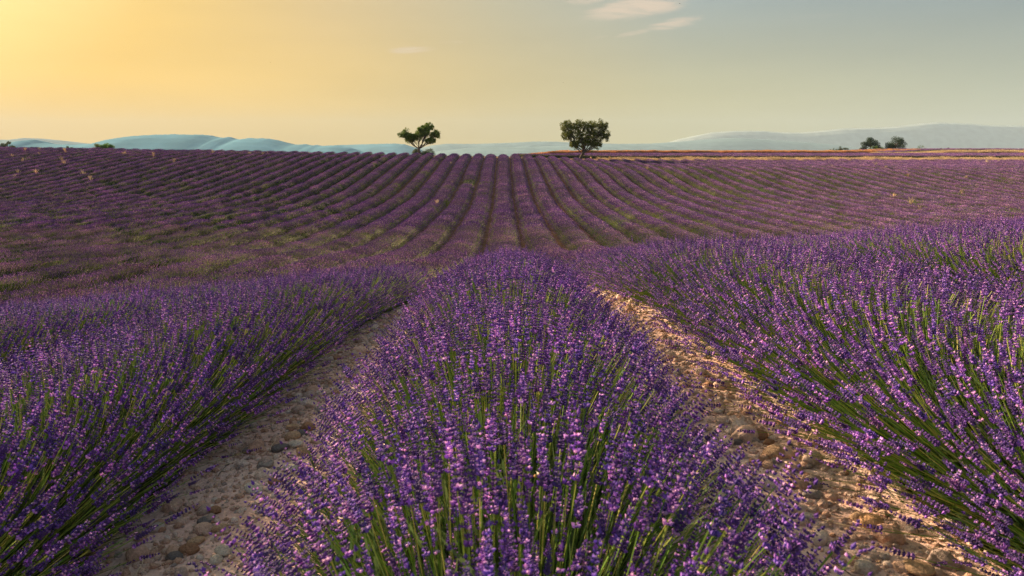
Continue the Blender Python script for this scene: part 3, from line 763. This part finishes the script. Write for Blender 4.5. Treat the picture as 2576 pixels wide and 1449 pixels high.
for px, py, s in [(1043,386,.9),(1106,386,.85),(1534,393,1.0),(1506,394,.9),(1486,394,.8)]:
    weed(px, py, 'tuft', s, 'dry grass tuft on the crest %s' % {1043: 'left of the foot of the heart-shaped tree', 1106: 'right of the foot of the heart-shaped tree', 1534: 'farthest right of the fan-shaped tree', 1506: 'second to the right of the fan-shaped tree', 1486: 'nearest to the right of the fan-shaped tree'}[px], 'dry tufts by the two lone trees')
for i in range(9):
    weed(584+i*11, 381.5+random.uniform(-1, 1), 'tuft', random.uniform(.7, .95), '%s dry straw tuft from the left in the short line on the left skyline' % WORDS[i+1], 'line of dry tufts on the left skyline')
# fresh green clumps in the rows
for px, py, s in [(240,700,1.2),(100,690,1.2),(340,660,1.1),(660,570,1.),(1620,476,.9),(1800,540,.9),(1745,567,.9),(520,655,1.1),(175,655,1.1),(1850,482,.7),(2120,575,.8),(2380,505,.8),(1235,445,.7),(420,610,1.),(80,560,.9)]:
    pass

# ------------------------------------------------------------------ trees
def leaf_cloud(mb, c, r, n, size, r_, tone=0.0):
    for _ in range(n):
        d = Vector((r_.gauss(0, 1), r_.gauss(0, 1), r_.gauss(0, 1))); d.normalize()
        p = c + Vector((d.x*r.x, d.y*r.y, d.z*r.z))*(r_.random()**.45)
        u = Vector((r_.uniform(-1, 1), r_.uniform(-1, 1), r_.uniform(-1, 1))).normalized(); w_ = u.orthogonal().normalized()
        s_ = size*r_.uniform(.6, 1.3)
        b = len(mb.v)
        mb.v += [tuple(p-u*s_), tuple(p+w_*s_*.5), tuple(p+u*s_), tuple(p-w_*s_*.5)]; mb.f.append((b, b+1, b+2, b+3))
        mb.a += [min(1, max(0, r_.random()+tone))]*4
def limb_pts(a, b, bow, r_, n=5):
    out = []
    for i in range(n+1):
        t = i/n; p = a.lerp(b, t) + Vector((r_.uniform(-1, 1), r_.uniform(-1, 1), r_.uniform(-.5, .5)))*.07*(a-b).length*(0 < i < n)
        p.z += bow*math.sin(PI*t); out.append(p)
    return out
def lone_tree(name, x, y, trunk, fork, lobes, seed, label, leafsize, mat, per, cl, extra=[]):
    r_ = random.Random(seed)
    root = empty(name, (x, y, T(x, y)-.05), label=label, cat='tree'); root.scale = (1.08, 1.08, 1.10) if 'fan' in name else (1, 1, 1)
    t = MB(); t.tube([Vector(p) for p, _ in trunk], [r for _, r in trunk], 9, r=.5)
    for a in range(5):                  # root flare
        an = a*1.26; t.tube([Vector((0, 0, .35)), Vector((math.cos(an)*.3, math.sin(an)*.3, .0))], [trunk[0][1]*.5, .05], 5)
    t.build('trunk', [BARK], root, smooth=True)
    cr = MB()
    fk = Vector(fork)
    for (c, r, thick) in lobes:
        c = Vector(c); r = Vector(r)
        lb = MB(); P = limb_pts(fk+Vector((0, 0, -.15)), c-Vector((0, 0, r.z*.3)), -.12, r_)
        lb.tube(P, [thick*(1-.7*i/5) for i in range(6)], 6)
        for q in range(cl):
            d = Vector((r_.gauss(0, 1), r_.gauss(0, 1), r_.gauss(.15, .8))).normalized(); e = c+Vector((d.x*r.x, d.y*r.y, d.z*r.z))*(r_.random()**.4)*1.08
            s0 = P[r_.randint(2, 5)]
            if q % 2 == 0: lb.tube(limb_pts(s0, e, .0, r_, 3), [thick*.28, thick*.2, thick*.12, .012], 4)
            k_ = r_.uniform(.16, .40)
            leaf_cloud(cr, e, Vector((k_, k_, k_*.85)), per, leafsize, r_, tone=r_.uniform(-.2, .2))
        lb.build('limb', [BARK], root)
    for a, b, th in extra:
        lb = MB(); P = limb_pts(Vector(a), Vector(b), .05, r_); lb.tube(P, [th*(1-.7*i/5) for i in range(6)], 5)
        leaf_cloud(cr, Vector(b), Vector((.25, .25, .2)), 25, leafsize, r_); lb.build('limb', [BARK], root)
    o = cr.build('crown', [mat], root); o['kind'] = 'stuff'
    return root
lone_tree('heart_shaped_tree', -14.2, 117.2, [((0,0,0),.27),((.03,0,.5),.21),((0,0,1.0),.19),((.05,0,1.5),.17)], (.03, 0, 1.45),
    [((-2.2,0,3.65),(1.0,.9,.85),.12), ((-.85,0,3.3),(.75,.8,.6),.05), ((-1.55,.2,2.95),(.75,.8,.6),.08), ((.1,0,3.6),(1.0,1.0,1.0),.11), ((1.25,0,3.75),(1.15,1.3,1.05),.14), ((1.7,0,4.8),(.75,.8,.75),.07),
     ((2.75,0,3.6),(.75,.9,.75),.09), ((.75,.1,4.45),(.8,.8,.65),.05), ((2.0,-.2,2.6),(.8,.9,.45),.07)], 3,
    'smaller lone almond tree with a two-lobed heart-shaped crown on the skyline', .085, ALMOND, 42, 56, extra=[((.1,0,1.45),(1.45,.1,2.15),.05)])
lone_tree('fan_shaped_tree', 12.9, 117.0, [((0,0,0),.33),((.12,0,.5),.26),((.38,0,1.0),.24),((.62,0,1.5),.22)], (.6, 0, 1.5),
    [((-2.0,0,5.2),(1.05,1.2,.95),.13), ((-.2,.3,5.3),(1.2,1.4,.95),.12), ((1.7,-.2,5.3),(1.2,1.4,.95),.13), ((3.3,0,5.3),(.95,1.2,.95),.12), ((-1.9,.2,3.95),(.95,1.2,.9),.12),
     ((.2,-.3,3.9),(1.3,1.5,1.1),.13), ((2.1,.3,3.9),(1.3,1.5,1.1),.13), ((3.7,0,3.9),(.85,1.1,.9),.10), ((.7,0,2.85),(1.1,1.1,.7),.09), ((2.5,0,2.6),(.9,1.0,.7),.08), ((-.9,0,2.6),(.6,.8,.6),.07)], 5,
    'larger lone almond tree with a dense flat-topped fan-shaped crown and leaning trunk', .09, ALMOND, 30, 74, extra=[((.75,0,1.5),(1.9,.1,1.55),.07), ((.3,0,1.3),(-.7,0,1.9),.06)])

def bush(name, px, z, top, wpx, label, mat, seed, trunk=False, dense=1.0, group=None, humps=5):
    r_ = random.Random(seed)
    d = ray(px, 380); x = cam.location.x + d.x/d.y*z
    ht = EYE + (ray(px, top).z/ray(px, top).y)*z - T(x, z); w_ = wpx/1717*z
    root = empty(name, (x, z, T(x, z)-.05), label=label, cat='tree' if trunk else 'bush', group=group)
    t = MB(); c = Vector((0, 0, ht*.35)); t.tube([Vector((0, 0, 0)), c], [max(.05, ht*.04), ht*.03], 6)
    cr = MB()
    nb = max(6, int(humps*4))
    for h in range(nb):
        u = r_.uniform(-1, 1); top_ = math.sqrt(max(.05, 1-u*u*.95))*(r_.uniform(.82, 1.0)); v_ = r_.uniform(0, 1)**.6
        rr = ht*r_.uniform(.14, .22)
        cc = Vector((u*(w_*.5-rr*.8), r_.uniform(-.7, .7)*w_*.4*top_, max(rr*.7, (ht-rr)*top_*v_)))
        t.tube([c, cc], [ht*.02, .015], 4)
        leaf_cloud(cr, cc, Vector((rr*1.25, rr*1.25, rr)), int(230*dense), .04+.018*ht, r_, r_.uniform(-.15, .15))
    t.build('trunk', [BARK], root); o = cr.build('crown', [mat], root); o['kind'] = 'stuff'
bush('round_tree', 2188, 262, 340, 56, 'dark round tree on the right skyline, left one of a pair', DARKLEAF, 1, True, 2.2)
bush('round_tree', 2252, 258, 338, 54, 'dark airy tree on the right skyline, right one of a pair', DARKLEAF, 2, True, 1.8)
bush('bush', 2203, 240, 364, 50, 'low light green shrub in front of the pair of dark trees', BRIGHTLEAF, 3)
bush('bush', 2118, 280, 364, 36, 'rounded grey-green bush showing above the end of the wheat', BUSHLEAF, 4, humps=3)
bush('bush', 2096, 284, 369, 24, 'very low bush left of the rounded one above the wheat', BUSHLEAF, 5, dense=.5, humps=3)
bush('bush', 2315, 270, 363, 30, 'small spiky green bush alone on the right skyline', BRIGHTLEAF, 6, dense=.35, humps=4)
bush('bush', 2372, 275, 369, 50, 'very low flat line of shrubs at the far right skyline', BUSHLEAF, 7, dense=.4, humps=6)
bush('bush', 14, 150, 352, 62, 'grey-brown bush at the far left edge of the skyline', BUSHLEAF, 8, humps=5)
bush('bush', 248, 140, 354, 28, 'light green sapling on the left skyline, leftmost of three', BRIGHTLEAF, 9, dense=.7, humps=3)
bush('bush', 264, 139, 353, 26, 'light green sapling on the left skyline, middle of three', BRIGHTLEAF, 10, dense=.7, humps=3)
bush('bush', 282, 138, 359, 26, 'lowest light green sapling on the left skyline, rightmost of three', BRIGHTLEAF, 11, dense=.7, humps=3)
bush('bush', 176, 150, 362, 22, 'tiny low bush on the left skyline between bush and saplings', BUSHLEAF, 12, dense=.3, humps=3)
bush('bush', 1049, 150, 369, 30, 'grey-green bush behind the heart-shaped tree, left of its trunk', BUSHLEAF, 13, humps=3)
bush('bush', 1077, 150, 367.5, 34, 'grey-green bush behind the heart-shaped tree, right of its trunk', BUSHLEAF, 14, humps=3)

# ------------------------------------------------------------------ stony paths
def rock_mesh(seed, sub=2, cuts=9, flat=.62):
    r_ = random.Random(seed); bm = bmesh.new(); bmesh.ops.create_icosphere(bm, subdivisions=sub, radius=1.0)
    pl = []
    for _ in range(cuts):
        d = Vector((r_.gauss(0, 1), r_.gauss(0, 1), r_.gauss(0, 1))).normalized(); pl.append((d, r_.uniform(.62, .92)))
    ax, ay = r_.uniform(.8, 1.25), r_.uniform(.65, 1.0)
    for v in bm.verts:
        for d, h in pl:
            e = v.co.dot(d)-h
            if e > 0: v.co -= d*e*.85
        v.co *= 1+.07*mnoise.noise(v.co*1.7+Vector((seed, 0, 0)))
        v.co.x *= ax; v.co.y *= ay; v.co.z *= flat*1.0
    me = bpy.data.meshes.new('stone'); bm.to_mesh(me); bm.free()
    me.materials.append(STONE); me.polygons.foreach_set('use_smooth', [seed % 2 == 0]*len(me.polygons)); return me
ROCKS = [rock_mesh(i, 2, random.randint(9, 18), random.uniform(.45, .8)) for i in range(14)]
PEB = hidden_collection('pebble shapes')
for i in range(8):
    me = rock_mesh(100+i, 1, 6, .6); PEB.objects.link(bpy.data.objects.new('pebble_%d' % i, me))
def path_z(x, y):
    return T(x, y) + .012 + .012*mnoise.noise(Vector((x*2.3, y*1.6, 4))) + .005*mnoise.noise(Vector((x*9, y*7, 1)))
for side, lab in ((-1, 'left'), (1, 'right')):
    xs = np.linspace(.46, 1.60, 32)*side
    ys = axis([(-.6, 0), (9, .045), (14, .12), (29, .5)])
    V = [(float(x), float(y), path_z(x, y) - (.03 if i in (0, 31) else 0)) for y in ys for i, x in enumerate(xs)]
    fc = grid_faces(len(ys), 32)
    if side < 0: fc = [q[::-1] for q in fc]
    p = mesh_obj('path', V, fc, [PATH], smooth=True); tag(p, kind='structure')
    r_ = random.Random(40+side)
    # outer side of the path is where the stones have been raked to
    def lateral():
        q = r_.random()
        return (1.22+r_.gauss(0, .16)) if q < .62 else (r_.uniform(.55, 1.5))
    n = 0
    while n < 285:
        y = 1.25 + (r_.random()**1.55)*8.5; xl = lateral()
        if not .42 < xl < 1.58: continue
        s = min(.062, max(.016, r_.lognormvariate(math.log(.025), .42)))*(1.0+.05*y)
        if xl < 1.0: s *= .75
        o = bpy.data.objects.new('stone', ROCKS[r_.randrange(14)]); C.objects.link(o); o.parent = p
        x = xl*side; o.location = (x, y, path_z(x, y)+s*.22)
        o.scale = (s, s, s); o.rotation_euler = (r_.uniform(-.3, .3), r_.uniform(-.3, .3), r_.uniform(0, 6.28)); n += 1
    P, R, S, I = [], [], [], []
    for _ in range(17000):
        y = 1.0 + (r_.random()**1.25)*15; xl = lateral() if r_.random() < .6 else r_.uniform(.4, 1.6)
        if not .38 < xl < 1.62: continue
        s = min(.022, r_.lognormvariate(math.log(.0070), .55))*(1+.05*y)
        x = xl*side; P.append((x, y, path_z(x, y)+s*.2)); R.append((r_.uniform(-.5, .5), r_.uniform(-.5, .5), r_.uniform(0, 6.28))); S.append(s); I.append(r_.randrange(8))
    gpb = scatter('pebbles', P, R, S, I, PEB, p)
TWIG = hidden_collection('dry stalk shapes')
for i in range(5):
    mb = MB(); P = [Vector((0, 0, 0))]
    for j in range(4): P.append(P[-1]+Vector((.03, rs.uniform(-.008, .008), rs.uniform(-.003, .004))))
    mb.tube(P, [.0013]*5, 3, r=rs.random()); TWIG.objects.link(mb.build('stalk_%d' % i, [STRAW if i < 3 else BARK], link=False))
for side in (-1, 1):
    P, R, S, I = [], [], [], []
    for _ in range(900):
        y = 1.1+(random.random()**1.3)*9; x = side*random.choice([random.gauss(.68, .1), random.gauss(1.38, .13), random.uniform(.5, 1.5)])
        P.append((x, y, path_z(x, y)+.004)); R.append((0, random.uniform(-.1, .1), random.uniform(0, 6.28))); S.append(random.uniform(.4, 1.5)); I.append(random.randrange(5))
    scatter('dry_stalks', P, R, S, I, TWIG, bpy.data.objects['path' if side < 0 else 'path.001'])
# large stones that stand out, each a thing of its own
def tint_stone(name, col):
    m = STONE.copy(); m.name = name; nt = m.node_tree
    for n_ in nt.nodes:
        if n_.type == 'VALTORGB' and len(n_.color_ramp.elements) > 3:
            for e in n_.color_ramp.elements: e.color = (*col, 1)
    return m
SC = {'tan': tint_stone('tan_stone', (.58, .40, .25)), 'orange': tint_stone('orange_stone', (.68, .42, .22)), 'grey': tint_stone('grey_stone', (.36, .32, .29)), 'dark': tint_stone('dark_grey_stone', (.20, .185, .18)),
      'pale': tint_stone('pale_stone', (.68, .60, .50)), 'brown': tint_stone('brown_stone', (.38, .22, .13))}
def big_stone(px, py, wpx, col, shape, label, seed):      # px in the full photograph
    px *= .7548; py *= .7548
    g_ = ground_at(px, py+wpx*.2*.7548, .01)
    if not g_: return
    x, y = g_; dist = math.sqrt(x*x+y*y+1.7); s = wpx*.7548/1717*dist*.5
    me = rock_mesh(seed, 3, {'round': 4, 'angular': 16, 'block': 12, 'flat': 7}[shape], {'round': .72, 'angular': .8, 'block': .85, 'flat': .42}[shape])
    me.materials.clear(); me.materials.append(SC[col])
    if shape == 'block':
        for v in me.vertices: v.co = Vector([math.copysign(abs(c)**.75, c) for c in v.co])*.95
    o = bpy.data.objects.new('stone', me); C.objects.link(o)
    o.location = (x, y, path_z(x, y)+s*.30); o.scale = (s, s, s); o.rotation_euler = (random.uniform(-.15, .15), random.uniform(-.15, .15), random.uniform(-.5, .5))
    tag(o, label, 'stone')
for i, a in enumerate([
    (2530,1450,54,'brown','angular','angular brown stone, uppermost of the three blocky stones on the right path'),
    (2562,1475,38,'brown','angular','rough brown stone between the angular one and the square block on the right path'),
    (2579,1508,62,'tan','block','square flat-topped block, biggest of the blocky stones on the right path'),
    (2584,1537,36,'grey','round','round grey stone just below the square block on the right path'),
    (2679,1528,28,'tan','round','small round tan ball of stone right of the square block'),
    (2904,1737,72,'orange','round','large smooth orange-tan boulder at the right edge of the right path'),
    (2862,1722,50,'tan','angular','blunt tan stone touching the left of the orange-tan boulder'),
    (2876,1899,58,'pale','block','pale upright stone at the bottom edge of the photo on the right path'),
    (2708,1645,50,'grey','flat','flat grey stone in the middle of the right path'),
    (2733,1788,56,'pale','round','rounded whitish stone left of and below the orange-tan boulder'),
    (2689,1718,56,'pale','flat','flat white stone in the middle of the right path left of the boulder'),
    (2441,1384,34,'tan','round','tan stone in a touching pair high up the right path'),
    (2394,1371,40,'pale','flat','flat pale stone left of the tan pair high up the right path'),
    (2361,1283,32,'brown','round','round brown stone at the foot of the right row, highest on the right path'),
    (3060,1888,80,'tan','flat','broad flat stone lying under the overhanging flowers at the lower right'),
    (2457,1470,34,'dark','round','dark bluish stone beside the hedge side of the right path'),
    (1027,1424,52,'brown','angular','angular brown stone, sharpest in the upper heap of the left path'),
    (976,1424,42,'tan','flat','tan stone at the top of the heap on the left path'),
    (976,1453,48,'tan','round','round tan stone in the heap beside the dark grey one on the left path'),
    (1006,1445,36,'dark','round','small dark grey stone in the middle of the heap on the left path'),
    (984,1477,54,'pale','flat','long flat stone below the heap on the left path'),
    (1014,1503,54,'tan','angular','rough pinkish stone lowest of the heap on the left path'),
    (931,1490,56,'dark','flat','dark slab half hidden under the left row beside the heap'),
    (886,1546,60,'grey','flat','broad grey stone at the foot of the left row'),
    (971,1556,50,'pale','flat','flat cream stone in the centre of the left path'),
    (1019,1572,48,'pale','round','whitish stone touching the flowers of the central row on the left path'),
    (921,1606,50,'brown','flat','smooth oval brown stone lying alone on the left path'),
    (849,1628,60,'pale','flat','flat pale grey stone left of the oval brown one'),
    (735,1761,42,'tan','round','round beige stone at the lower left of the left path'),
    (718,1705,44,'brown','round','rounded brown stone at the hedge foot above the round beige one'),
    (682,1737,50,'dark','flat','dark grey stone at the hedge foot on the lower left path'),
    (631,1833,56,'brown','round','large brown stone in the bottom heap of the left path'),
    (655,1803,50,'tan','flat','light brown stone on top of the bottom heap of the left path'),
    (583,1854,44,'dark','round','dark grey pebble-like stone left of the big brown one in the bottom heap'),
    (721,1862,46,'pale','round','pale rounded stone right of the bottom heap on the left path'),
    (748,1830,64,'pale','flat','long flat pale stone above the pale rounded one on the left path'),
    (862,1787,46,'pale','flat','flat cream stone in the bare middle of the left path, low down')]):
    big_stone(*a, 300+i)

# ------------------------------------------------------------------ bees and birds
BEE = solid('bee_fur', (.62, .30, .07), .7); BEED = solid('bee_dark', (.03, .02, .015), .5); WING = solid('insect_wing', (.55, .48, .40), .3)
BIRD = solid('bird_plumage', (.02, .02, .022), .7)
def blob(name, cx, r, mat, parent, link=True):
    bm = bmesh.new(); bmesh.ops.create_icosphere(bm, subdivisions=2, radius=1)
    for v in bm.verts: v.co = Vector((v.co.x*r[0], v.co.y*r[1], v.co.z*r[2]))+Vector(cx)
    me = bpy.data.meshes.new(name); bm.to_mesh(me); bm.free(); me.materials.append(mat); me.polygons.foreach_set('use_smooth', [True]*len(me.polygons))
    o = bpy.data.objects.new(name, me); C.objects.link(o); o.parent = parent; return o
def wing_pair(parent, ln, wd, z, mat, sweep, th):
    for sd in (-1, 1):
        V = []
        for t in (0, .5, 1):
            for q in (-1, 1):
                for zz in (0, th): V.append((-sweep*t*ln + q*wd*(1-.75*t*t), sd*ln*t, z+zz+.25*ln*t))
        F = []
        for i in range(2):
            b = i*4; F += [(b, b+2, b+6, b+4), (b+1, b+5, b+7, b+3), (b, b+4, b+5, b+1), (b+2, b+3, b+7, b+6)]
        F += [(8, 10, 11, 9)]
        mesh_obj('wing', V, F, [mat], parent)
for px, py, lab in [(1356,1215,'small orange bee on the flowers low in the middle of the central row'), (952,1149,'small bee on the left side of the central row, highest of the three there'),
                    (778,1311,'small bee at the left edge of the central row above the path'), (863,1330,'small orange bee low on the left side of the central row, right of another bee')]:
    g_ = ground_at(px, py, .58)
    x, y = g_; zz = T(x, y)+.60
    b = empty('honey_bee', (x, y, zz), label=lab, cat='bee'); b.rotation_euler = (.2, -.4, random.uniform(0, 6)); 
    blob('abdomen', (-.007, 0, 0), (.0075, .0042, .0042), BEE, b); blob('thorax', (.001, 0, .001), (.0042, .004, .004), BEE, b); blob('head', (.0055, 0, 0), (.0022, .0027, .0025), BEED, b)
    wing_pair(b, .010, .0028, .003, WING, .8, .0003)
for px, py, dd, lab in [(1710,9,70,'small dark bird in flight at the top of the sky beside the wispy cloud'), (680,157,160,'tiny distant bird in the golden left sky'), (1232,100,170,'tiny distant bird high above and between the two lone trees'), (1417,208,180,'tiny distant bird low above the fan-shaped tree')]:
    d = ray(px, py); p = Vector(cam.location)+d*dd
    b = empty('bird', p, label=lab, cat='bird'); b.rotation_euler = (.25, .1, random.uniform(0, 6))
    blob('body', (0, 0, 0), (.075, .022, .022), BIRD, b); wing_pair(b, .14, .03, 0, BIRD, .5, .004)
